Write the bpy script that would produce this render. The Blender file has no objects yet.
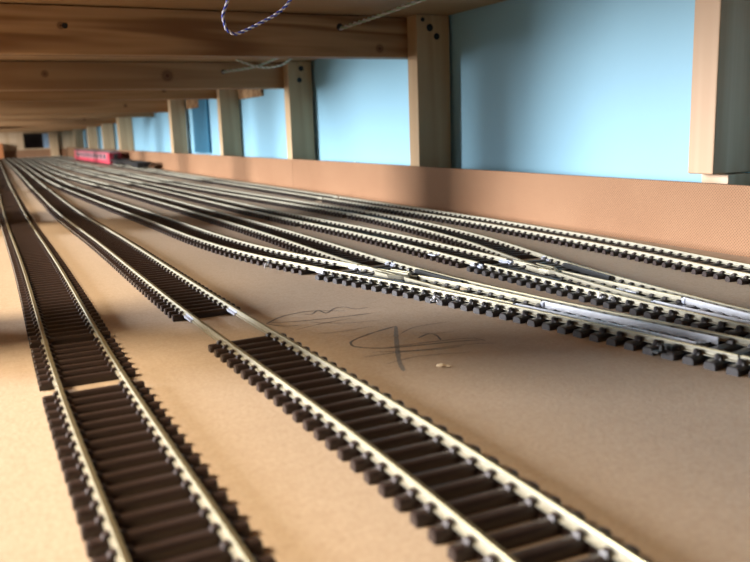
import bpy, bmesh, math, random
import numpy as np
from mathutils import Matrix, Vector

# ------------------------------------------------------------------ units
# all coordinates below are written in U (the camera's height over the board);
# 1 U = 66 mm, so that the 16.5 mm gauge track is 0.25 U wide.
U = 0.066
G = 0.245                 # rail centre to rail centre
PITCH = 0.0965            # sleeper spacing
RT = 0.0635               # rail top height
random.seed(7)
S = bpy.context.scene
C = S.collection

# ------------------------------------------------------------------ camera
cam_data = bpy.data.cameras.new('camera')
cam = bpy.data.objects.new('camera', cam_data)
C.objects.link(cam)
S.camera = cam
pit, yaw, rol = (math.radians(a) for a in (10.79, 26.24, -1.84))
fw = Vector((math.sin(yaw)*math.cos(pit), math.cos(yaw)*math.cos(pit), -math.sin(pit)))
rt = Vector((math.cos(yaw), -math.sin(yaw), 0))
up = rt.cross(fw)
rt2 = math.cos(rol)*rt + math.sin(rol)*up
up2 = -math.sin(rol)*rt + math.cos(rol)*up
cam.matrix_world = Matrix(((rt2.x, up2.x, -fw.x, 0), (rt2.y, up2.y, -fw.y, 0), (rt2.z, up2.z, -fw.z, U), (0, 0, 0, 1)))
cam_data.sensor_width = 36
cam_data.lens = 36*800/750
cam_data.clip_start = 0.005
cam_data.clip_end = 60
cam_data.dof.use_dof = True
cam_data.dof.focus_distance = 5.0*U
cam_data.dof.aperture_fstop = 25

# ------------------------------------------------------------------ world, lights, exposure
w = bpy.data.worlds.new('room'); S.world = w; w.use_nodes = True
bg = w.node_tree.nodes['Background']
bg.inputs[0].default_value = (0.75, 0.85, 1.0, 1); bg.inputs[1].default_value = 0.06
def area(name, loc, target, sx, sy, power, col):
    d = bpy.data.lights.new(name, 'AREA'); d.shape = 'RECTANGLE'
    d.size = sx*U; d.size_y = sy*U; d.energy = power; d.color = col
    o = bpy.data.objects.new(name, d); C.objects.link(o)
    o.location = Vector(loc)*U
    o.rotation_euler = (Vector(target)-Vector(loc)).to_track_quat('-Z', 'Y').to_euler()
    return o
# the room's window, out to the left of the bench
area('window_light', (-28, 20, 6.8), (2.5, 10.5, 0.5), 6, 11, 205, (0.97, 0.97, 1.0))
# its daylight spread about the room
area('room_daylight', (-34, 32, 6), (3, 14, 1), 44, 14, 72, (0.92, 0.96, 1.0))
# the warm lamp to the left of the near end of the bench
area('room_lamp', (-10, 6.0, 11.5), (0.2, 2.0, 0), 4, 4, 31, (1.0, 0.80, 0.56))
S.view_settings.view_transform = 'Standard'
S.view_settings.look = 'None'
S.view_settings.gamma = 1
S.view_settings.use_curve_mapping = False
S.view_settings.exposure = -0.2

# ------------------------------------------------------------------ materials
class NT:
    def __init__(s, name):
        s.m = bpy.data.materials.new(name); s.m.use_nodes = True
        s.t = s.m.node_tree; s.b = s.t.nodes['Principled BSDF']
    def n(s, typ, **kw):
        x = s.t.nodes.new(typ)
        for k, v in kw.items(): setattr(x, k, v)
        return x
    def l(s, a, b): s.t.links.new(a, b)
    def coord(s, scale=(1, 1, 1), loc=(0, 0, 0)):
        tc = s.n('ShaderNodeTexCoord'); mp = s.n('ShaderNodeMapping')
        mp.inputs['Scale'].default_value = scale; mp.inputs['Location'].default_value = loc
        s.l(tc.outputs['Object'], mp.inputs['Vector']); return mp.outputs['Vector']
    def noise(s, vec, scale, detail=4, rough=.55, dist=0):
        x = s.n('ShaderNodeTexNoise'); x.inputs['Scale'].default_value = scale
        x.inputs['Detail'].default_value = detail; x.inputs['Roughness'].default_value = rough
        x.inputs['Distortion'].default_value = dist
        s.l(vec, x.inputs['Vector']); return x.outputs['Fac']
    def ramp(s, fac, stops):
        x = s.n('ShaderNodeValToRGB'); e = x.color_ramp.elements
        while len(e) < len(stops): e.new(.5)
        for i, (p, c) in enumerate(stops):
            e[i].position = p; e[i].color = (*c, 1)
        s.l(fac, x.inputs['Fac']); return x.outputs['Color']
    def math(s, op, a, b=None, clamp=False):
        x = s.n('ShaderNodeMath', operation=op, use_clamp=clamp)
        for i, v in enumerate((a, b)):
            if v is None: continue
            if isinstance(v, (int, float)): x.inputs[i].default_value = v
            else: s.l(v, x.inputs[i])
        return x.outputs[0]
    def mix(s, fac, a, b, typ='MIX'):
        x = s.n('ShaderNodeMix', data_type='RGBA', blend_type=typ)
        if isinstance(fac, (int, float)): x.inputs[0].default_value = fac
        else: s.l(fac, x.inputs[0])
        for i, v in ((6, a), (7, b)):
            if isinstance(v, tuple): x.inputs[i].default_value = (*v, 1)
            else: s.l(v, x.inputs[i])
        return x.outputs[2]
    def bump(s, h, strength, dist):
        x = s.n('ShaderNodeBump'); x.inputs['Strength'].default_value = strength
        x.inputs['Distance'].default_value = dist
        s.l(h, x.inputs['Height']); s.l(x.outputs[0], s.b.inputs['Normal'])
    def fin(s, col=None, rough=.6, metal=0, spec=.5):
        if col is not None:
            if isinstance(col, tuple): s.b.inputs['Base Color'].default_value = (*col, 1)
            else: s.l(col, s.b.inputs['Base Color'])
        s.b.inputs['Roughness'].default_value = rough; s.b.inputs['Metallic'].default_value = metal
        s.b.inputs['Specular IOR Level'].default_value = spec
        return s.m

def plain(name, col, rough=.6, metal=0, var=.15, scale=120, spec=.5):
    k = NT(name); v = k.coord(); f = k.noise(v, scale)
    c = k.ramp(f, [(.3, tuple(x*(1-var) for x in col)), (.7, tuple(min(1, x*(1+var)) for x in col))])
    return k.fin(c, rough, metal, spec)

def mat_floor():
    k = NT('hardboard_smooth'); v = k.coord()
    a = k.noise(v, 9, 5); b = k.noise(v, 900, 3, .6); c3 = k.noise(v, 2600, 2)
    c = k.ramp(a, [(.3, (.44, .35, .255)), (.7, (.50, .40, .30))])
    gr = k.math('MULTIPLY', k.math('SUBTRACT', b, .38), 3.0, True)
    c = k.mix(k.math('MULTIPLY', gr, .55), c, (.34, .245, .165))
    mo = k.noise(v, 260, 3, .6)
    c = k.mix(k.math('MULTIPLY', k.math('SUBTRACT', mo, .45), 1.6, True), c, (.37, .275, .19))
    sp = k.math('GREATER_THAN', c3, .66)
    c = k.mix(k.math('MULTIPLY', sp, .25), c, (.68, .55, .42))
    k.bump(b, .25, .0004)
    return k.fin(c, .62, 0, .3)

def mat_strip(seed=0):
    k = NT('hardboard_mesh_side'); v = k.coord(loc=(seed, 0, seed))
    a = k.noise(v, 14, 4); b = k.noise(v, 700, 3)
    c = k.ramp(a, [(.3, (.29, .148, .072)), (.7, (.35, .19, .098))])
    c = k.mix(k.math('MULTIPLY', b, .4), c, (.20, .11, .06))
    # the moulded mesh on the back of hardboard: fine crossing ridges about 1.2 mm apart
    sep = k.n('ShaderNodeSeparateXYZ'); k.l(v, sep.inputs[0])
    sy = k.math('SINE', k.math('MULTIPLY', sep.outputs[1], 3900)); sz = k.math('SINE', k.math('MULTIPLY', sep.outputs[2], 3900))
    g = k.math('MULTIPLY', sy, sz)
    pit = k.math('GREATER_THAN', g, .25)
    c = k.mix(k.math('MULTIPLY', pit, .7), c, (.12, .052, .022))
    k.bump(k.math('SUBTRACT', b, k.math('MULTIPLY', pit, .6)), .5, .0004)
    return k.fin(c, .7, 0, .3)

def mat_wood(name, axis, dark, light, knots=(), seed=0.0, rings=150):
    k = NT(name)
    st = [1, 1, 1]; st['XYZ'.index(axis)] = .06
    v = k.coord(tuple(st), (seed, seed*.7, seed*1.3))
    a = k.noise(v, 26, 3, .5, .3)
    wv = k.math('SINE', k.math('MULTIPLY', a, rings))
    wv = k.math('ADD', k.math('MULTIPLY', wv, .5), .5)
    st2 = [1, 1, 1]; st2['XYZ'.index(axis)] = .02
    fine = k.noise(k.coord(tuple(st2)), 700, 2)
    patch = k.noise(k.coord(), 22, 3)
    c = k.mix(wv, light, dark)
    c = k.mix(k.math('MULTIPLY', fine, .35), c, dark)
    c = k.mix(k.math('MULTIPLY', patch, .35), c, tuple(x*.8 for x in dark))
    for (kx, ky, kz, r) in knots:
        tc = k.n('ShaderNodeTexCoord'); sub = k.n('ShaderNodeVectorMath', operation='SUBTRACT')
        k.l(tc.outputs['Object'], sub.inputs[0]); sub.inputs[1].default_value = (kx*U, ky*U, kz*U)
        ln = k.n('ShaderNodeVectorMath', operation='LENGTH'); k.l(sub.outputs[0], ln.inputs[0])
        d = k.math('DIVIDE', ln.outputs['Value'], r*U)
        ringed = k.math('ADD', k.math('MULTIPLY', k.math('SINE', k.math('MULTIPLY', d, 9)), .25), .75)
        f = k.math('MULTIPLY', k.math('SUBTRACT', 1.5, d, True), ringed, True)
        c = k.mix(f, c, (.085, .03, .012))
    k.bump(k.math('ADD', fine, wv), .12, .0004)
    return k.fin(c, .58, 0, .35)

M = {}
M['floor'] = mat_floor()
M['strip'] = mat_strip()
M['strip_end'] = mat_strip(3.3)
M['sleeper'] = plain('sleeper_plastic', (.026, .016, .0145), .38, 0, .3, 260, .5)
M['sleeper2'] = plain('turnout_plastic', (.034, .031, .033), .45, 0, .35, 260, .5)
M['rail'] = plain('nickel_silver_rail', (.38, .36, .285), .45, .5, .10, 500)
M['rail_top'] = plain('tarnish_and_reflection_top', (.27, .235, .14), .40, .8, .15, 500)  # olive tarnish plus the dark ceiling's reflection, put into the colour
M['silver'] = plain('bright_steel', (.62, .64, .69), .4, .6, .06, 500)
M['joiner'] = plain('joiner_steel', (.55, .59, .70), .38, .7, .1, 600)
M['black'] = plain('black_plastic', (.016, .017, .018), .4, 0, .2, 300)
M['screw'] = plain('black_screw_steel', (.02, .022, .026), .35, .5, .2, 900)
def mat_wall():
    k = NT('blue_wall_paint'); v = k.coord()
    a = k.noise(v, 3, 3); b = k.noise(v, 160, 3)
    c = k.ramp(a, [(.3, (.235, .455, .585)), (.7, (.26, .49, .62))])
    k.bump(b, .12, .001)
    return k.fin(c, .55, 0, .4)
M['wall'] = mat_wall()
M['blue_patch'] = plain('deep_blue', (.022, .14, .235), .5, 0, .08, 30)
M['post'] = mat_wood('pine_post', 'Z', (.47, .32, .175), (.57, .41, .24), seed=.21, rings=34)
M['post_pale'] = mat_wood('pine_post_pale', 'Z', (.47, .31, .19), (.66, .50, .36), seed=.9, rings=40)
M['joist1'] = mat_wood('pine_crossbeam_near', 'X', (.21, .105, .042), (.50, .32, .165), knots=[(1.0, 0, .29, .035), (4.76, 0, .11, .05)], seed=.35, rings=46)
M['joist2'] = mat_wood('pine_crossbeam_second', 'X', (.29, .165, .08), (.42, .265, .135), knots=[(3.11, 0, .22, .085), (1.19, 0, .25, .05)], seed=.52, rings=38)
M['joist'] = mat_wood('pine_crossbeam', 'X', (.34, .18, .075), (.50, .30, .14), knots=[(4.0, 0, .2, .05)], seed=.77, rings=40)
M['ceil'] = mat_wood('upper_board', 'X', (.42, .27, .14), (.52, .36, .21), seed=.13, rings=14)
M['endwood'] = mat_wood('pale_end_panel', 'Z', (.50, .34, .19), (.62, .46, .29), seed=.4, rings=20)
M['dark'] = plain('opening_darkness', (.05, .03, .025), .7)
M['pale_blue'] = plain('pale_blue_board', (.45, .62, .80), .6)
M['orange'] = plain('orange_brown_card', (.42, .15, .045), .7)
M['red'] = plain('coach_maroon_paint', (.50, .05, .08), .4, 0, .1, 60)
M['darkred'] = plain('coach_end_paint', (.22, .012, .025), .4, 0, .1, 60)
M['pink'] = plain('coach_window_band', (.50, .20, .22), .4, 0, .15, 90)
M['roofgrey'] = plain('coach_roof_grey', (.22, .20, .20), .6)
M['glass'] = plain('coach_glazing', (.14, .11, .13), .12)
M['pencil'] = plain('pencil_graphite', (.10, .088, .078), .5, 0, .3, 2500)
M['pencil_bold'] = plain('pencil_graphite_worn', (.20, .175, .15), .5, 0, .35, 1500)
M['blue_wire'] = plain('blue_wire_sheath', (.02, .05, .42), .35, 0, .1)
M['white_wire'] = plain('white_wire_sheath', (.85, .85, .88), .35, 0, .05)
M['green_wire'] = plain('green_wire_sheath', (.38, .52, .38), .4, 0, .1)
M['grey_wire'] = plain('grey_wire_sheath', (.60, .60, .62), .4, 0, .1)
M['chip'] = plain('wood_chip', (.80, .66, .45), .6)
M['plaster'] = plain('plaster_crumb', (.60, .72, .80), .7)

# ------------------------------------------------------------------ helpers
def link(name, me, parent=None, loc=(0, 0, 0), rz=0):
    o = bpy.data.objects.new(name, me); C.objects.link(o)
    o.location = Vector(loc)*U
    o.rotation_euler = (0, 0, rz)
    if parent: o.parent = parent
    return o
def tag(o, label, cat, group=None):
    o['label'] = label; o['category'] = cat
    if group: o['group'] = group
    return o
def root(name, loc, label, cat, group=None):
    o = bpy.data.objects.new(name, None); C.objects.link(o); o.location = Vector(loc)*U
    o.empty_display_size = .01
    return tag(o, label, cat, group)
def struct(o): o['kind'] = 'structure'; return o
def mesh(name, vs, fs, m, smooth=False):
    me = bpy.data.meshes.new(name)
    me.from_pydata([tuple(c*U for c in v) for v in vs], [], fs)
    me.materials.append(M[m] if isinstance(m, str) else m)
    if smooth:
        me.polygons.foreach_set('use_smooth', [True]*len(fs))
    me.update(); return me
class MB:
    """collects verts/faces in U units; built as one mesh"""
    def __init__(s): s.v = []; s.f = []
    def add(s, vs, fs):
        o = len(s.v); s.v += [tuple(map(float, p)) for p in vs]; s.f += [tuple(i+o for i in f) for f in fs]; return s
    def box(s, x0, x1, y0, y1, z0, z1, ch=0.0):
        if ch <= 0:
            v = [(x, y, z) for z in (z0, z1) for y in (y0, y1) for x in (x0, x1)]
            return s.add(v, [(0, 2, 3, 1), (4, 5, 7, 6), (0, 1, 5, 4), (2, 6, 7, 3), (0, 4, 6, 2), (1, 3, 7, 5)])
        b = bmesh.new(); bmesh.ops.create_cube(b, size=1)
        bmesh.ops.scale(b, vec=(x1-x0, y1-y0, z1-z0), verts=b.verts)
        bmesh.ops.translate(b, vec=((x0+x1)/2, (y0+y1)/2, (z0+z1)/2), verts=b.verts)
        bmesh.ops.bevel(b, geom=b.edges[:], offset=ch, segments=2, affect='EDGES', profile=.5)
        b.verts.index_update()
        s.add([v.co[:] for v in b.verts], [[v.index for v in f.verts] for f in b.faces]); b.free(); return s
    def tube(s, pts, r, n=8):
        pts = [Vector(p) for p in pts]; rs = r if hasattr(r, '__len__') else [r]*len(pts)
        vs = []; ref = Vector((0.3, .2, 1)).normalized()
        for i, p in enumerate(pts):
            t = (pts[min(i+1, len(pts)-1)]-pts[max(i-1, 0)]).normalized()
            a = t.cross(ref).normalized(); b = t.cross(a)
            vs += [tuple(p+(a*math.cos(q)+b*math.sin(q))*rs[i]) for q in (2*math.pi*j/n for j in range(n))]
        fs = [(i*n+j, i*n+(j+1) % n, (i+1)*n+(j+1) % n, (i+1)*n+j) for i in range(len(pts)-1) for j in range(n)]
        fs += [tuple(range(n))[::-1], tuple(range((len(pts)-1)*n, len(pts)*n))]
        return s.add(vs, fs)
    def disc(s, c, axis, r, h, n=16):
        c = Vector(c); a = Vector(axis).normalized()
        return s.tube([c, c+a*h], r, n)
    def blob(s, c, r, seed=0, sq=(1, 1, 1)):
        rnd = random.Random(seed); b = bmesh.new(); bmesh.ops.create_icosphere(b, subdivisions=1, radius=1)
        vs = [(c[0]+v.co.x*r*sq[0]*rnd.uniform(.7, 1.25), c[1]+v.co.y*r*sq[1]*rnd.uniform(.7, 1.25), c[2]+v.co.z*r*sq[2]*rnd.uniform(.75, 1.2)) for v in b.verts]
        b.verts.index_update()
        s.add(vs, [[v.index for v in f.verts] for f in b.faces]); b.free(); return s
    def build(s, name, m, parent=None, loc=(0, 0, 0), smooth=False, rz=0):
        me = mesh(name, s.v, s.f, m, smooth); return link(name, me, parent, loc, rz)

class Spline:
    """natural cubic X(Y)"""
    def __init__(s, pts):
        pts = sorted(pts); s.y = np.array([p[0] for p in pts], float); s.x = np.array([p[1] for p in pts], float)
        n = len(s.y); h = np.diff(s.y); A = np.eye(n); b = np.zeros(n)
        for i in range(1, n-1):
            A[i, i-1] = h[i-1]; A[i, i] = 2*(h[i-1]+h[i]); A[i, i+1] = h[i]
            b[i] = 6*((s.x[i+1]-s.x[i])/h[i]-(s.x[i]-s.x[i-1])/h[i-1])
        s.m = np.linalg.solve(A, b)
    def __call__(s, y):
        i = int(np.clip(np.searchsorted(s.y, y)-1, 0, len(s.y)-2)); h = s.y[i+1]-s.y[i]
        if y < s.y[0] or y > s.y[-1]:                      # straight on past the ends
            e = s.y[0] if y < s.y[0] else s.y[-1]; d = 1e-3 if y < s.y[0] else -1e-3
            x0 = s(e); return x0+(s(e+d)-x0)/d*(y-e)
        a = (s.y[i+1]-y)/h; b = 1-a
        return float(a*s.x[i]+b*s.x[i+1]+((a**3-a)*s.m[i]+(b**3-b)*s.m[i+1])*h*h/6)
def slope(f, y, e=.02): return (f(y+e)-f(y-e))/(2*e)
def off(f, d):
    """the curve beside f at distance d to the right"""
    def g(y):
        s = slope(f, y); return f(y)+d*math.sqrt(1+s*s)
    return g

RAILP = [(-.0150, .0325), (.0150, .0325), (.0150, .0360), (.0045, .0385), (.0045, .0520), (.0085, .0545), (.0085, .0605), (.0070, RT),
         (-.0070, RT), (-.0085, .0605), (-.0085, .0545), (-.0045, .0520), (-.0045, .0385), (-.0150, .0360)]
BLADEP = [(-.0065, .0270), (.0065, .0270), (.0065, .0600), (.0045, .0620), (-.0065, .0620)]
def sweep(f, y0, y1, prof, origin, taper=None):
    ys = [y0]
    while ys[-1] < y1: ys.append(min(y1, ys[-1]+(.07 if ys[-1] < 7 else .2 if ys[-1] < 16 else .6)))
    n = len(prof); vs = []; fs = []
    for y in ys:
        s = slope(f, y); L = math.hypot(1, s); nx, ny = 1/L, -s/L; x = f(y)
        k = 1 if taper is None else taper(y)
        for (a, z) in prof: vs.append((x+nx*a*k-origin[0], y+ny*a*k-origin[1], z))
    for i in range(len(ys)-1):
        for j in range(n):
            j2 = (j+1) % n; fs.append((i*n+j, i*n+j2, (i+1)*n+j2, (i+1)*n+j))
    fs += [tuple(range(n))[::-1], tuple(range((len(ys)-1)*n, len(ys)*n))]
    return vs, fs
def rail(name, f, y0, y1, r, o, m='rail', prof=RAILP, taper=None):
    vs, fs = sweep(f, y0, y1, prof, o, taper)
    me = mesh(name, vs, fs, m)
    if prof is RAILP:                                      # running surface: tarnish and a dark reflection in one colour
        me.materials.append(M['rail_top'])
        for i in range(len(fs)-2):
            if i % 14 in (6, 7, 8): me.polygons[i].material_index = 1
    return link(name, me, r)

# --- one moulded sleeper: chamfered bar, four rail chairs, two webs to the next sleeper
def bar(mb, half, wd, ht, x0=None, x1=None):
    x0 = -half if x0 is None else x0; x1 = half if x1 is None else x1
    c = .012; e = .008
    p = [(-wd/2, 0), (-wd/2, ht-c), (-wd/2+c*.6, ht-.002), (0, ht), (wd/2-c*.6, ht-.002), (wd/2, ht-c), (wd/2, 0)]
    n = len(p); vs = []
    for (x, k, dz) in ((x0, .86, -.003), (x0+e, 1, 0), (x1-e, 1, 0), (x1, .86, -.003)):
        vs += [(x, y*k, z+(dz if z > 0 else 0)) for (y, z) in p]
    fs = [(i*n+j, (i+1)*n+j, (i+1)*n+j+1, i*n+j+1) for i in range(3) for j in range(n-1)]
    fs += [tuple(range(n)), tuple(range(3*n, 4*n))[::-1]]
    mb.add(vs, fs)
def chair(mb, x, side, y=0, w_=.028, big=1.0):
    """small wedge gripping the rail foot on one side of a rail centred at x"""
    a = x+side*.0092; b = x+side*(.0092+.022*big); z0 = .030; h = .0190*big
    vs = [(a, y-w_/2, z0), (b, y-w_/2, z0), (b, y+w_/2, z0), (a, y+w_/2, z0),
          (a, y-w_/2*.7, z0+h), (b-side*.006, y-w_/2*.7, z0+h*.75), (b-side*.006, y+w_/2*.7, z0+h*.75), (a, y+w_/2*.7, z0+h)]
    mb.add(vs, [(4, 5, 6, 7), (0, 1, 5, 4), (1, 2, 6, 5), (2, 3, 7, 6), (3, 0, 4, 7)])
def sleeper_mesh(web=True):
    mb = MB(); bar(mb, .190, .043, .035)
    for sx in (-1, 1):
        for sd in (-1, 1): chair(mb, sx*G/2, sd)
        if web: mb.box(sx*G/2-.012, sx*G/2+.012, .02, PITCH-.02, .001, .016)
    return mesh('sleeper', mb.v, mb.f, 'sleeper')
SL = sleeper_mesh(True); SLE = sleeper_mesh(False)

def joiner(f, y, r, o, L=.14):
    mb = MB(); s = slope(f, y); a = math.atan(-s); ca, sa = math.cos(a), math.sin(a)
    def pt(x, yy, z): return (f(y)-o[0]+x*ca-yy*sa, y-o[1]+x*sa+yy*ca, z)
    prof = [(-.020, .028), (.020, .028), (.020, .040), (.0065, .043), (.0065, .051), (-.0065, .051), (-.0065, .043), (-.020, .040)]
    n = len(prof); vs = [pt(x, yy, z) for yy in (-L/2, L/2) for (x, z) in prof]
    fs = [(j, (j+1) % n, n+(j+1) % n, n+j) for j in range(n)]+[tuple(range(n))[::-1], tuple(range(n, 2*n))]
    return link('rail_joiner', mesh('rail_joiner', vs, fs, 'joiner'), r)

def track(f, y0, y1, label, sl0=None, sl1=None, joiners=(), far=17.0, gap=None):
    """one length of track: two rails, its sleepers, rail joiners. sl0..sl1 is the span that has sleepers"""
    o = (f(y0), y0); r = root('model_track', (o[0], o[1], 0), label, 'track')
    fl, fr = off(f, -G/2), off(f, G/2)
    rail('rail', fl, y0, y1, r, o); rail('rail', fr, y0, y1, r, o)
    sl0 = y0+.03 if sl0 is None else sl0; sl1 = y1-.03 if sl1 is None else sl1
    n = max(1, int((sl1-sl0)/PITCH)); rest = MB()
    for i in range(n+1):
        y = sl0+i*PITCH+(.075 if gap and sl0+i*PITCH > gap else 0)
        if y > sl1: break
        s = slope(f, y); a = math.atan(-s)
        if y < far:
            link('sleeper', SLE if i == n else SL, r, (f(y)-o[0], y-o[1], 0), a+random.uniform(-.006, .006))
        else:
            ca, sa = math.cos(a), math.sin(a)
            t = MB(); t.box(-.190, .190, -.0215, .0215, 0, .035)
            rest.add([(f(y)-o[0]+vx*ca-vy*sa, y-o[1]+vx*sa+vy*ca, vz) for vx, vy, vz in t.v], t.f)
    if rest.v:
        q = rest.build('far_sleepers', 'sleeper', r); q['kind'] = 'stuff'
    for (side, y) in joiners: joiner(fl if side < 0 else fr, y, r, o)
    return r

# ------------------------------------------------------------------ the setting
fl = MB().box(-3.2, 5.32, -1.5, 50, -.18, 0); struct(fl.build('floor', 'floor'))
struct(MB().box(5.67, 6.2, 1.5, 51, -2, 6.5).build('wall_right', 'wall'))
CZ = [(-1.5, 2.385), (9.3, 2.385), (13.95, 2.215), (18.5, 2.20), (23.2, 2.10), (32.3, 1.98), (50, 1.82)]
def ceil_z(y): return float(np.interp(y, [c[0] for c in CZ], [c[1] for c in CZ]))
def ceiling():
    n = len(CZ); vs = []
    for (y, z) in CZ: vs += [(-1.15, y, z), (5.65, y, z), (5.65, y, z+.19), (-1.15, y, z+.19)]
    fs = [(i*4+j, i*4+(j+1) % 4, i*4+4+(j+1) % 4, i*4+4+j) for i in range(n-1) for j in range(4)]
    fs += [(0, 3, 2, 1), tuple(4*(n-1)+j for j in range(4))]
    return struct(MB().add(vs, fs).build('ceiling', 'ceil'))
ceiling()
# end wall: pale boarding with a dark opening
def end_wall():
    y0, y1 = 50, 50.3
    x0, x1, z0, z1 = 2.78, 4.12, .50, 1.33
    mb = MB()
    mb.box(-3.2, x0, y0, y1, 0, 2.2); mb.box(x1, 5.67, y0, y1, 0, 2.2); mb.box(x0, x1, y0, y1, 0, z0); mb.box(x0, x1, y0, y1, z1, 2.2)
    w_ = struct(mb.build('wall_back', 'endwood'))
    p = MB().box(x1+.02, x1+.45, y0-.25, y0-.002, .02, 1.8, .02).build('corner_post', 'post', None)
    tag(p, 'pale far corner post beside the dark opening in the end wall', 'post')
    t = MB().box(x0-.3, x1-.28, y0+1.0, y0+1.05, .2, 1.6).build('dark_panel', 'dark'); tag(t, 'dark brown sheet standing in for the darkness inside the far end wall opening', 'panel')  # dark sheet painting the gloom inside the opening
    t = MB().box(x1-.25, x1+.45, y0+.9, y0+.96, .2, 1.6).build('pale_panel', 'pale_blue'); tag(t, 'pale blue panel sliver at right of the end wall opening', 'panel')
end_wall()

# hardboard edging strips, standing on edge along the right and across the far end
def strip(name, y0, y1, x0, x1, z, label, m='strip'):
    t = .048; mb = MB()
    mb.add([(x0, y0, 0), (x0+t, y0, 0), (x1+t, y1, 0), (x1, y1, 0), (x0, y0, z), (x0+t, y0, z), (x1+t, y1, z), (x1, y1, z)],
           [(0, 3, 2, 1), (4, 5, 6, 7), (0, 1, 5, 4), (1, 2, 6, 5), (2, 3, 7, 6), (3, 0, 4, 7)])
    return tag(mb.build(name, m), label, 'board')
strip('hardboard_strip', 2.6, 13.49, 4.93, 5.09, .512, 'orange-brown hardboard edging strip with meshed face along the near right side')
strip('hardboard_strip', 13.5, 49.9, 5.09, 5.02, .505, 'orange-brown hardboard edging strip running on past the second post to the far end')
tag(MB().box(-.9, 5.0, 49.93, 49.98, 0, .42).build('hardboard_strip', 'strip_end'), 'low orange-brown hardboard strip across the far end of the board', 'board')
tag(MB().box(-.66, -.61, 4.9, 49.9, 0, .20).build('hardboard_strip', 'strip'), 'low unseen hardboard strip at the left, added to shade the leftmost track', 'board')  # out of view, added to throw shade over the leftmost track

# ------------------------------------------------------------------ posts and crossbeams
def screw(parent, x, y, z, r=.03, axis=(0, -1, 0), name='screw'):
    mb = MB().disc((x, y+.002, z), axis, r*1.35, .009, 14)
    for a in (0, math.pi/2):
        ca, sa = math.cos(a)*r*.8, math.sin(a)*r*.8
        mb.tube([(x-ca, y-.008, z-sa), (x+ca, y-.008, z+sa)], .004, 4)
    return mb.build(name, 'screw', parent)
POSTS = [  # y, x0, width, depth, z0, z1, label, screws, material
    (4.45, 5.16, .56, .25, .562, 2.38, 'pale pine post nearest the camera, at the right edge, cut short over a block', [], 'post_pale'),
    (9.05, 5.15, .485, .25, .01, None, 'pine post with three black screws at its top, end of the nearest crossbeam', [(.09, -.06, .02), (.19, -.155, .034), (.29, -.26, .03)], 'post'),
    (13.70, 5.17, .455, .25, .01, None, 'pine post with two black screws at its top, at the second crossbeam', [(.25, -.13, .036), (.21, -.33, .034)], 'post'),
    (18.15, 5.17, .46, .22, .01, None, 'third full-height pine post along the blue wall', [], 'post'),
    (23.10, 5.16, .42, .32, .01, None, 'fourth full-height pine post along the blue wall', [], 'post'),
    (32.0, 5.15, .50, .5, .01, None, 'pine post standing behind the black flat wagon', [], 'post'),
    (36.2, 5.14, .46, .3, .01, None, 'pine post just left of the one behind the black wagon', [], 'post'),
    (41.0, 5.13, .44, .3, .01, None, 'pine post seen above the middle of the red coach', [], 'post'),
    (46.0, 5.06, .46, .3, .01, None, 'pine post seen above the far end of the red coach', [], 'post'),
]
for (y, x, wd, dp, z0, z1, lab, scr, m) in POSTS:
    z1 = ceil_z(y)-.006 if z1 is None else z1
    r = root('timber_post', (x, y, 0), lab, 'post', 'pine posts on the right')
    MB().box(0, wd, 0, dp, z0, z1, .012).build('timber', m, r)
    for (sx, sz, sr) in scr: screw(r, sx, 0, z1+sz, sr)
tag(MB().box(5.30, 5.56, 4.42, 4.68, 0, .556, .006).build('packing_block', 'post_pale', None), 'pale wooden packing block under the short post at the right edge', 'block')
# unseen uprights left of view, added and sized to cast shade bands
for k, (y, dp) in enumerate(((4.3, .8), (9.75, 1.45), (17.0, .46), (21.2, .46), (25.8, .46), (30.4, .46), (35.0, .46), (41, .46))):
    r = root('timber_post', (-1.1, y, 0), ['unseen near-left upright, first of those added to cast shade', 'extra wide unseen upright on the left, added to cast a broad shade band', 'third unseen upright on the left, added to cast shade past the wide one', 'fourth unseen upright on the left, added to cast shade', 'fifth unseen upright on the left, added to cast shade', 'sixth unseen upright on the left, added to cast shade', 'seventh unseen upright on the left, added to cast shade, last but one', 'last unseen upright on the left, added to cast shade nearest the end wall'][k], 'post', 'unseen shade-casting posts on the left')
    MB().box(0, .30, 0, dp, .002, ceil_z(y+dp)-.006, .012).build('timber', 'post', r)

JOISTS = [  # y, z bottom, x right, label, mat
    (9.31, 1.878, 5.44, 'nearest pine crossbeam under the upper board, dark grained with a twisted wire', 'joist1'),
    (13.96, 1.762, 5.46, 'second pine crossbeam from the camera, with one big dark knot', 'joist2'),
    (18.42, 1.785, 5.64, 'third pine crossbeam, just showing under the second one', 'joist'),
    (23.45, 1.64, 5.64, 'fourth pine crossbeam, running behind the fourth post', 'joist'),
    (27.8, 1.62, 5.64, 'fifth pine crossbeam, where no post stands', 'joist'),
    (32.55, 1.50, 5.64, 'sixth pine crossbeam, above the black wagon', 'joist'),
    (36.55, 1.46, 5.64, 'seventh pine crossbeam, above the near end of the red coach', 'joist'),
    (41.35, 1.42, 5.64, 'eighth pine crossbeam, above the middle of the red coach', 'joist'),
    (46.35, 1.40, 5.64, 'last pine crossbeam before the far end wall', 'joist'),
]
jroots = []
for (y, zb, xr, lab, m) in JOISTS:
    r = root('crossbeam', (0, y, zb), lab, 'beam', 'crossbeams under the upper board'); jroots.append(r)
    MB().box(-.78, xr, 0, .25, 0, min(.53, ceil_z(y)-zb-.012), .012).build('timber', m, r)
def hole(parent, x, z, r=.035):
    # flat dark disc painting the shade inside a drilled hole
    return MB().disc((x, .003, z), (0, -1, 0), r, .007, 14).build('hole_shade_disc', 'screw', parent)
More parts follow.
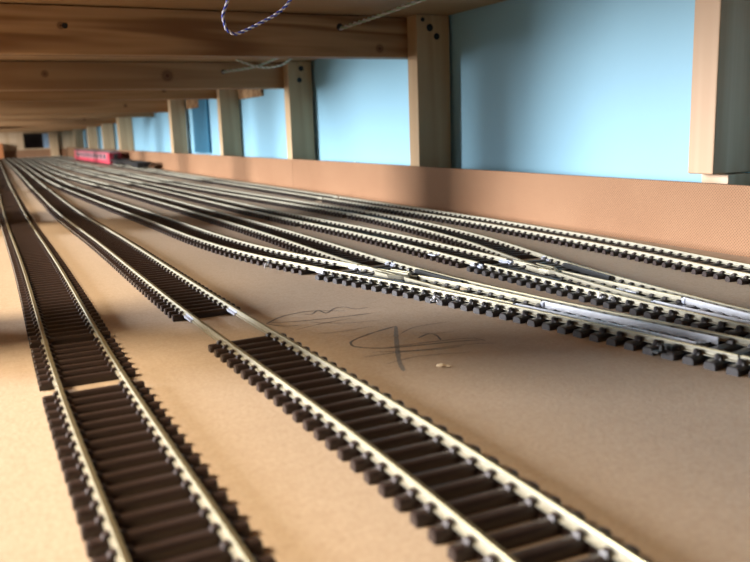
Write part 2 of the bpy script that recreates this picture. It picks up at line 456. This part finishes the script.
tag(MB().box(5.60, 5.665, 20.9, 22.45, .51, 2.1).build('wall_strip', 'blue_patch'), 'deep blue upright strip on the blue wall between the third and fourth posts', 'board')  # thin upright strip of deeper blue against the wall
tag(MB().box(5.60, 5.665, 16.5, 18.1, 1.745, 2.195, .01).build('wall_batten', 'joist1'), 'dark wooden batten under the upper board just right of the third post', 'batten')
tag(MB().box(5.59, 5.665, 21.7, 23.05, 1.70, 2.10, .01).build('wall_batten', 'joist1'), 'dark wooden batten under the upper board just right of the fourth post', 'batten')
hole(jroots[0], 4.22, .355, .045); hole(jroots[0], 1.04, .29, .03); hole(jroots[1], 4.08, .285, .04)

# ------------------------------------------------------------------ twisted wires
def twist(name, pts, R, r, turns, m1, m2, label, parent_names=('wire_strand', 'wire_strand')):
    ctrl = [Vector(p) for p in pts]; P = []
    n = len(ctrl)
    for i in range(n-1):
        p0, p1, p2, p3 = ctrl[max(i-1, 0)], ctrl[i], ctrl[i+1], ctrl[min(i+2, n-1)]
        for k in range(24):
            t = k/24
            P.append(.5*((2*p1)+(-p0+p2)*t+(2*p0-5*p1+4*p2-p3)*t*t+(-p0+3*p1-3*p2+p3)*t**3))
    P.append(ctrl[-1])
    # resample evenly
    d = [0]
    for a, b in zip(P, P[1:]): d.append(d[-1]+(b-a).length)
    N = int(turns*12); Q = []
    for i in range(N+1):
        s = d[-1]*i/N; j = max(0, min(int(np.searchsorted(d, s))-1, len(P)-2)); t = (s-d[j])/max(1e-9, d[j+1]-d[j])
        Q.append(P[j].lerp(P[j+1], t))
    rr = root(name, tuple(ctrl[0]), label, 'wire'); ref = Vector((.1, 1, .15)).normalized()
    for ph, m in ((0, m1), (math.pi, m2)):
        L = []
        for i, q in enumerate(Q):
            t = (Q[min(i+1, N)]-Q[max(i-1, 0)]).normalized(); a = t.cross(ref).normalized(); b = t.cross(a)
            an = ph+2*math.pi*turns*i/N
            L.append(q+(a*math.cos(an)+b*math.sin(an))*R-ctrl[0])
        MB().tube(L, r, 8).build('wire_strand', m, rr, smooth=True)
    return rr
twist('twisted_wire', [(1.93, 6.0, 2.38), (1.83, 6.0, 1.99), (1.78, 6.0, 1.86), (1.785, 6.0, 1.80), (1.80, 6.0, 1.755), (1.855, 6.0, 1.724), (1.925, 6.0, 1.743), (2.076, 6.0, 1.814), (2.21, 6.0, 1.885), (2.32, 6.0, 1.99), (2.62, 6.0, 2.38)],
      .0058, .0065, 30, 'blue_wire', 'white_wire', 'blue and white twisted wire hanging in a loop before the nearest crossbeam')
twist('twisted_wire', [(4.22, 9.34, 2.215), (4.235, 9.27, 2.22), (4.43, 8.6, 2.29), (4.62, 7.92, 2.375)], .013, .010, 9, 'grey_wire', 'green_wire', 'grey and green twisted wire coming out of a hole in the nearest crossbeam')
twist('twisted_wire', [(4.08, 13.98, 2.045), (4.12, 13.9, 2.05), (4.5, 13.5, 2.10), (4.85, 13.15, ceil_z(13.15)-.004)], .013, .0115, 10, 'grey_wire', 'green_wire', 'faint grey twisted wire at a hole in the second crossbeam')
twist('twisted_wire', [(4.20, 13.6, ceil_z(13.6)-.004), (4.55, 13.4, 2.085), (4.85, 13.2, 2.10), (5.05, 13.0, ceil_z(13)-.004)], .011, .010, 12, 'white_wire', 'green_wire', 'pale twisted wire sagging just under the nearest crossbeam at its right')

# ------------------------------------------------------------------ tracks
TA = Spline([(-1, .34), (1, .335), (1.7, .335), (3, .33), (4.5, .35), (6.3, .38), (9.6, .405), (14, .47), (20, .58), (30, .8), (48, 1.15)])
TB = Spline([(-1, 1.06), (.8, 1.075), (1.3, 1.085), (1.8, 1.10), (2.6, 1.10), (3.9, 1.08), (5.2, 1.075), (8, 1.08), (10, 1.06), (13.5, 1.09), (17, 1.15), (21, 1.23), (30, 1.4), (48, 1.65)])
TC = Spline([(4.95, 2.245), (5.2, 2.19), (5.5, 2.125), (6.2, 2.00), (7.1, 1.915), (8.8, 1.865), (11.5, 1.79), (14.5, 1.715), (17, 1.675), (21, 1.68), (30, 1.85), (48, 2.15)])
TD = Spline([(4.8, 2.50), (5.3, 2.50), (6.5, 2.53), (9, 2.53), (11.5, 2.49), (15, 2.41), (21, 2.24), (30, 2.3), (48, 2.6)])
TE = Spline([(4.5, 3.205), (5.1, 3.225), (6.5, 3.235), (8.2, 3.17), (11.5, 3.09), (15, 3.05), (21, 2.95), (30, 2.95), (48, 3.1)])
TF = Spline([(4.4, 3.475), (4.9, 3.59), (5.4, 3.70), (6.2, 3.82), (7.8, 3.93), (10, 3.86), (14.2, 3.68), (20, 3.6), (30, 3.6), (48, 3.6)])
TG = Spline([(1, 4.02), (2.4, 4.20), (3.4, 4.29), (4.3, 4.40), (5.5, 4.49), (6.9, 4.545), (9, 4.54), (12, 4.53), (17, 4.48), (24, 4.52), (34, 4.53), (48, 4.2)])
track(TA, .55, 3.285, 'nearest length of the leftmost track, brown sleepers, at the bottom left', sl1=3.24)
track(TA, 3.30, 13.05, 'middle length of the leftmost track, beyond the first narrow gap in its sleepers', sl0=3.40, gap=4.03)
track(TA, 13.07, 48.5, 'far length of the leftmost track, receding to the end wall', sl0=13.2)
track(TB, .45, 4.17, 'nearest length of the second track, whose sleepers stop at a wide bare gap', sl0=.5, sl1=3.64)
track(TB, 4.175, 17.5, 'length of the second track beyond the wide gap, with two bright joiners', sl0=4.32, sl1=17.4, joiners=((-1, 4.175), (1, 4.20)))
track(TB, 17.52, 48.5, 'farthest length of the second track, blurred into the distance')
track(TC, 5.03, 19.2, 'third track, curving left from the nearer end of the big turnout', sl0=5.27, joiners=((-1, 5.05), (1, 5.05)))
track(TC, 19.22, 48.5, 'far length of the third track')
track(TD, 5.03, 19.4, 'fourth track, leaving the big turnout behind the third one', sl0=5.30, joiners=((-1, 5.04), (1, 5.04)))
track(TD, 19.42, 48.5, 'far length of the fourth track')
track(TE, 4.62, 7.86, 'short straight length of the fifth track between the right-hand turnout and a joint', sl0=4.80, joiners=((-1, 4.63), (1, 4.63)))
track(TE, 7.88, 48.5, 'long length of the fifth track beyond the joint', sl0=7.98)
track(TF, 4.55, 8.30, 'sixth track, curving away from the far side of the right-hand turnout', sl0=4.86, joiners=((-1, 4.57), (1, 4.55)))
track(TF, 8.32, 48.5, 'long far length of the sixth track', sl0=8.42)
track(TG, 1.6, 10.5, 'near length of the track along the hardboard edging strip on the right')
track(TG, 10.55, 48.5, 'far length of the track along the hardboard strip, carrying the red coach', sl0=10.75)

# ------------------------------------------------------------------ turnouts
def turnout(near, far, y0, y1, yf, hinge, tip, label, shift=0):
    """near/far: the two stock rails (curves). yf: frog point. hinge..tip: blades"""
    o = (near(y0), y0); r = root('railway_turnout', (o[0], o[1], 0), label, 'turnout')
    rail('stock_rail', near, y0, y1, r, o); rail('stock_rail', far, y0, y1, r, o)
    fc = lambda y: near(y)+G*math.sqrt(1+slope(near, y)**2)        # right rail of the left route
    fd = lambda y: far(y)-G*math.sqrt(1+slope(far, y)**2)          # left rail of the right route
    lc = lambda y: min(fc(y), far(y)-.062)
    ld = lambda y: max(fd(y), near(y)+.05)
    rail('closure_rail', lc, hinge+.012, yf-.10, r, o); rail('closure_rail', ld, hinge+.05, yf-.10, r, o)
    # frog: vee rails beyond the point, wing rails bent outwards before it
    rail('frog_rail', fc, yf, y1, r, o); rail('frog_rail', fd, yf, y1, r, o)
    wl = lambda y: lc(yf-.12)+(y-(yf-.12))*slope(fc, yf)-.0 if y < yf-.12 else fd(y)-.045 if y > yf+.02 else lc(yf-.12)*(1-(y-yf+.12)/.14)+(fd(yf+.02)-.045)*((y-yf+.12)/.14)
    wr = lambda y: ld(yf-.12)*(1-(y-yf+.12)/.14)+(fc(yf+.02)+.045)*((y-yf+.12)/.14) if y < yf+.02 else fc(y)+.045
    rail('wing_rail', wl, yf-.10, yf+.22, r, o); rail('wing_rail', wr, yf-.10, yf+.22, r, o)
    # black check rails beside the stock rails opposite the frog
    CH = [(-.009, .034), (.009, .034), (.009, .062), (-.009, .062)]
    rail('check_rail', lambda y: near(y)+.040, yf-.35, yf+.2, r, o, 'black', CH)
    rail('check_rail', lambda y: far(y)-.036, yf-.42, yf+.12, r, o, 'black', CH)
    # blades
    tp = lambda y: min(1, .45+.55*(y-tip)/.35)
    b2 = lambda y: lc(hinge)+(far(tip)-.050-lc(hinge))*((hinge-y)/(hinge-tip)) if False else (far(y)-.062+(lc(hinge)-far(hinge)+.062))
    b1 = lambda y: ld(hinge)-near(hinge)+near(y)
    rail('point_blade', b2, tip, hinge, r, o, 'silver', BLADEP, tp); rail('point_blade', b1, tip, hinge+.03, r, o, 'silver', BLADEP, tp)
    # hinge straps
    for b, yh in ((b2, hinge), (b1, hinge+.035)):
        MB().box(b(yh)-o[0]-.013, b(yh)-o[0]+.013, yh-o[1]-.014, yh-o[1]+.006, .026, .058).build('hinge_strap', 'joiner', r)
    # timbers
    n = int((y1-y0-.06)/PITCH)+1; ytie = tip+.05; lasty = None
    mid = lambda y: (near(y)+far(y))/2
    for i in range(n+1):
        y = y0+.04+shift+i*PITCH
        a = math.atan(-slope(mid, y)); ca = math.cos(a)
        x0, x1 = near(y)-mid(y)-.085, far(y)-mid(y)+.085
        mb = MB(); wdt = .058 if abs(y-ytie) > .08 else .070
        bar(mb, 0, wdt, .034, x0, x1)
        sites = {near(y)-mid(y): 1, far(y)-mid(y): 1}
        if y > hinge:
            sites[(lc(y) if y < yf else fc(y))-mid(y)] = 0; sites[(ld(y) if y < yf else fd(y))-mid(y)] = 0
        for xs, outer in sites.items():
            for sd in (-1, 1):
                chair(mb, xs, sd, 0, .034, 1.15 if outer else .8)
            if outer:
                sd = -1 if xs < 0 else 1
                mb.tube([(xs+sd*.026, 0, .03), (xs+sd*.026, 0, .053), (xs+sd*.026, 0, .057)], [.0125, .0125, .006], 7)
        mb.box(near(y)-mid(y)-.010, near(y)-mid(y)+.010, .02, PITCH-.02, .001, .016) if i < n else None
        mb.build('timber_sleeper', 'sleeper2', r, (mid(y)-o[0], y-o[1], 0), rz=a)
    # tie bar with its two pegs, reaching out past the near rail
    tb = MB(); xa, xb = near(ytie)-o[0]-.13, far(ytie)-o[0]+.10; yy = ytie-o[1]
    tb.box(xa, xb, yy-.020, yy+.020, .0265, .0345, .003)
    for x in (xa+.045, xb-.04): tb.tube([(x, yy, .03), (x, yy, .058), (x, yy, .062)], [.013, .012, .006], 8)
    tb.box(xa+.07, xa+.11, yy-.03, yy+.03, .028, .052, .004)
    tb.build('tie_bar', 'black', r)
    # cast base plate under the frog
    MB().add([(fd(yf-.2)-o[0]-.02, yf-.2-o[1], .0345), (lc(yf-.2)-o[0]+.03, yf-.2-o[1], .0345), (fc(yf+.2)-o[0]+.05, yf+.2-o[1], .0345), (fd(yf+.2)-o[0]-.05, yf+.2-o[1], .0345),
              (fd(yf-.2)-o[0]-.02, yf-.2-o[1], .037), (lc(yf-.2)-o[0]+.03, yf-.2-o[1], .037), (fc(yf+.2)-o[0]+.05, yf+.2-o[1], .037), (fd(yf+.2)-o[0]-.05, yf+.2-o[1], .037)],
             [(3, 2, 1, 0), (4, 5, 6, 7), (0, 1, 5, 4), (1, 2, 6, 5), (2, 3, 7, 6), (3, 0, 4, 7)]).build('frog_plate', 'black', r)
    return r, o
N1 = Spline([(1.9, 2.705), (2.12, 2.668), (2.5, 2.61), (3.1, 2.515), (3.7, 2.405), (4.4, 2.25), (4.9, 2.125), (5.35, 2.02)])
F1 = Spline([(1.9, 2.955), (2.12, 2.92), (2.5, 2.858), (3.1, 2.765), (3.6, 2.700), (4.1, 2.655), (4.8, 2.63), (5.3, 2.625)])
r1, o1 = turnout(N1, F1, 2.13, 5.01, 4.52, 3.37, 2.36, 'near turnout with a bright silver point blade, where the third and fourth tracks join', -.045)
N2 = Spline([(1.5, 3.13), (2.4, 3.105), (3.0, 3.085), (3.6, 3.08), (4.3, 3.085), (5.05, 3.10)])
F2 = Spline([(1.5, 3.375), (2.2, 3.35), (2.6, 3.36), (3.2, 3.41), (3.8, 3.49), (4.4, 3.60), (5.0, 3.735)])
r2, o2 = turnout(N2, F2, 1.75, 4.54, 4.12, 3.02, 2.0, 'right-hand turnout behind the near one, where the fifth and sixth tracks join')
TH = lambda y: (N1(y)+F1(y))/2
track(lambda y: TH(y), 1.25, 2.12, 'stub of track leading out of the picture from the near turnout')

def bits(r, o, spots, name='solder_bit', m='silver'):
    for k, (x, y, z, q) in enumerate(spots):
        mb = MB()
        for j in range(3):
            mb.blob((x-o[0]+random.uniform(-.02, .02), y-o[1]+random.uniform(-.02, .02), z+random.uniform(0, .012)), q, 31*k+j, (1, 1, .8))
        mb.tube([(x-o[0]-.015, y-o[1], z), (x-o[0], y-o[1]+.01, z+q*2.4), (x-o[0]+.012, y-o[1]-.01, z+q*1.2)], q*.35, 5)
        mb.build(name, m, r)
bits(r1, o1, [(2.25, 3.80, .033, .012), (2.36, 3.77, .035, .008), (2.29, 3.85, .036, .007)])
bits(r2, o2, [(3.045, 3.35, .036, .013), (3.06, 3.28, .036, .010), (3.23, 3.36, .034, .009)])
# pale lozenge of solder between the rails of each turnout, and the joiner-bright spot on track five
MB().blob((2.56-o1[0], 4.0-o1[1], .034), .022, 5, (.8, 1.8, .3)).build('solder_bit', 'chip', r1)
MB().box(3.28-o2[0], 3.31-o2[0], 3.32-o2[1], 3.48-o2[1], .030, .042, .003).build('contact_strip', 'joiner', r2)
def foil(x, y, lab):
    mb = MB(); mb.box(-.02, .02, -.05, .05, .033, .041, .003); mb.tube([(0, -.05, .04), (.01, -.06, .052), (.02, -.045, .035)], .005, 6)
    tag(mb.build('metal_clip', 'joiner', None, (x, y, 0), rz=.05), lab, 'clip')
foil(3.078, 5.22, 'small bright metal clip on the near rail of the fifth track')
tag(MB().tube([(-.03, -.04, .032), (-.01, -.01, .058), (.015, .02, .060), (.03, .055, .036)], .007, 7).build('wire_end', 'silver', None, (1.845, 5.52, 0)), 'tiny bent silver wire end on the near rail of the third track', 'wire')

# ------------------------------------------------------------------ pencil marks, chips
STROKES = [
    ([(1.304, 3.955), (1.418, 4.069), (1.613, 4.112), (1.778, 3.999)], 0.0031),
    ([(1.316, 3.973), (1.477, 3.919), (1.695, 3.882), (1.882, 3.869)], 0.0047),
    ([(1.299, 3.958), (1.365, 3.862), (1.444, 3.835)], 0.0042),
    ([(1.299, 3.958), (1.383, 4.037), (1.463, 4.096)], 0.0052),
    ([(1.383, 3.749), (1.541, 3.796), (1.739, 3.824)], 0.0026),
    ([(1.556, 4.062), (1.594, 4.036), (1.66, 4.11), (1.669, 4.014), (1.762, 4.102), (1.821, 4.093), (1.851, 4.01), (1.93, 4.017)], 0.0036),
    ([(1.854, 3.535), (1.687, 3.475), (1.554, 3.403), (1.511, 3.344), (1.516, 3.278), (1.615, 3.194), (1.776, 3.15), (1.97, 3.108), (2.058, 3.072)], 0.0052),
    ([(1.534, 3.166), (1.734, 3.076), (1.98, 3.038), (2.094, 2.984)], 0.0031),
    ([(1.501, 2.964), (1.685, 2.991), (1.906, 2.925)], 0.0026),
    ([(1.831, 3.265), (1.909, 3.304), (1.932, 3.266), (1.904, 3.173)], 0.0042),
    ([(1.471, 3.111), (1.641, 3.097), (1.819, 3.041), (1.93, 3.029)], 0.0031),
    ([(1.794, 3.38), (1.925, 3.462), (2.111, 3.465)], 0.0026),
    ([(1.886, 3.343), (1.968, 3.288), (2.051, 3.281)], 0.0021),
    ([(1.642, 3.196), (1.842, 3.171), (2.039, 3.128), (2.072, 3.042)], 0.0036),
    ([(1.451, 3.607), (1.62, 3.591), (1.751, 3.604)], 0.0021),
    ([(1.514, 3.867), (1.661, 3.742), (1.845, 3.698)], 0.0021),
    ([(1.854, 3.535), (1.778, 3.391), (1.686, 3.209), (1.611, 3.059), (1.559, 2.945), (1.518, 2.834)], 0.0218),
]
def ribbon(pts, wdt):
    ctrl = [Vector((p[0], p[1], 0)) for p in pts]; P = []; n = len(ctrl)
    for i in range(n-1):
        p0, p1, p2, p3 = ctrl[max(i-1, 0)], ctrl[i], ctrl[i+1], ctrl[min(i+2, n-1)]
        for k in range(8):
            t = k/8; P.append(.5*((2*p1)+(-p0+p2)*t+(2*p0-5*p1+4*p2-p3)*t*t+(-p0+3*p1-3*p2+p3)*t**3))
    P.append(ctrl[-1]); vs = []; fs = []
    for i, p in enumerate(P):
        t = (P[min(i+1, len(P)-1)]-P[max(i-1, 0)]).normalized(); q = Vector((-t.y, t.x, 0))
        h = wdt/2*(1 if 1 < i < len(P)-2 else .5)*random.uniform(.75, 1.2)
        vs += [tuple(p+q*h+Vector((0, 0, .0009))), tuple(p-q*h+Vector((0, 0, .0009)))]
    fs = [(2*i, 2*i+1, 2*i+3, 2*i+2) for i in range(len(P)-1)]
    return vs, fs
rp = root('pencil_scribble', (1.7, 3.4, 0), 'grey pencil scribble with loops and long dashes on the bare brown board', 'drawing')
for pts, wd in STROKES:
    vs, fs = ribbon(pts, wd*(1.0 if wd > .01 else 2.3))
    mb = MB().add([(x-1.7, y-3.4, z) for x, y, z in vs], fs)
    mb.build('bold_stroke' if wd > .01 else 'pencil_stroke', 'pencil_bold' if wd > .01 else 'pencil', rp)
tag(MB().blob((0, 0, .008), .022, 3, (1.3, .55, .35)).blob((.03, -.005, .006), .012, 9, (1.2, .8, .4)).build('wood_chip', 'chip', None, (1.68, 2.80, 0), rz=-.5), 'tiny pale wood chip lying on the board below the pencil scribble', 'chip')
tag(MB().blob((0, 0, .014), .022, 4, (1, 1.3, .6)).build('plaster_crumb', 'plaster', None, (5.07, 10.8, .511)), 'pale blue crumb of plaster on top of the hardboard strip', 'crumb')

# ------------------------------------------------------------------ rolling stock
def wheels(r, ys, rad=.085):
    for y in ys:
        for sx in (-1, 1):
            MB().disc((sx*(G/2-.012)+.0, y, RT+rad), (sx, 0, 0), rad, .035, 18).build('wheel', 'black', r)
def coach(x, y, ang):
    r = root('railway_coach', (x, y, 0), 'red model railway coach with a row of windows standing on the far rightmost track', 'coach')
    L = 9.6; W = .215; z0, z1 = .06, .455
    MB().box(-W, W, 0, L, z0, z1, .012).build('body', 'red', r)
    MB().box(-W+.015, W-.015, -.008, .004, z0+.02, z1-.01, .004).build('end_panel', 'darkred', r)
    MB().box(-.07, .07, -.06, 0, z0+.01, z1-.04, .01).build('gangway', 'black', r)
    # roof: shallow arc
    n = 10; prof = [(-W-.01+(2*W+.02)*i/n, z1+.055*math.sin(math.pi*i/n)) for i in range(n+1)]
    vs = [(px, yy, pz) for yy in (-.01, L+.01) for (px, pz) in prof]
    fs = [(i, i+1, n+2+i, n+1+i) for i in range(n)]+[tuple(range(n+1))[::-1], tuple(range(n+1, 2*n+2)), (0, n+1, 2*n+1, n)]
    MB().add(vs, fs).build('roof', 'roofgrey', r)
    for sx in (-1, 1):
        xx = sorted((sx*(W-.002), sx*(W+.006)))
        MB().box(xx[0], xx[1], .5, L-.5, z0+.13, z1-.03, .002).build('window_band', 'pink', r)
        xx = sorted((sx*(W), sx*(W+.010)))
        for i in range(10):
            a = .7+i*.84
            MB().box(xx[0], xx[1], a, a+.55, z0+.16, z1-.055, .003).build('window', 'glass', r)
    MB().box(-W+.05, W-.05, .1, L-.1, .045, z0+.002).build('underframe', 'black', r)
    wheels(r, (.55, 1.3, L-1.3, L-.55))
    for y_ in (.92, L-.92): MB().box(-.17, .17, y_-.55, y_+.55, .09, .15, .01).build('bogie_frame', 'black', r)
    r.rotation_euler = (0, 0, ang)
coach(TG(29.6), 29.6, math.atan(-(TG(38.5)-TG(29.6))/8.9))
def wagon(x, y, ang):
    r = root('flat_wagon', (x, y, 0), 'low black flat wagon in front of the red coach', 'wagon')
    L = 5.3; W = .21
    MB().box(-W, W, 0, L, .165, .205, .008).build('deck', 'black', r)
    for sx in (-1, 1): MB().box(*sorted((sx*W, sx*(W-.03))), .02, L-.02, .205, .235, .004).build('side_rail', 'black', r)
    for y_ in (.0, L-.03): MB().box(-W+.02, W-.02, y_, y_+.03, .205, .24, .004).build('end_board', 'black', r)
    MB().box(-.1, .1, .2, L-.2, .12, .166).build('underframe', 'black', r)
    for y_ in (.7, L-.7): MB().box(-.17, .17, y_-.45, y_+.45, .08, .15, .01).build('bogie_frame', 'black', r)
    wheels(r, (.35, 1.05, L-1.05, L-.35), .07)
    for y_ in (-.05, L+.02): MB().tube([(0, y_, .15), (0, y_+.05, .15)], .03, 8).build('coupling', 'black', r)
    r.rotation_euler = (0, 0, ang)
wagon(TG(24.2), 24.2, math.atan(-(TG(29)-TG(24))/5))
mb = MB().box(1.45, 1.98, 45.0, 45.6, .07, .88, .02)
o = tag(MB().box(0, .5, 0, .6, 0, .85, .02).build('card_box', 'orange', None, (1.15, 49.25, 0)), 'small orange-brown box by the far end wall at the left edge', 'box')
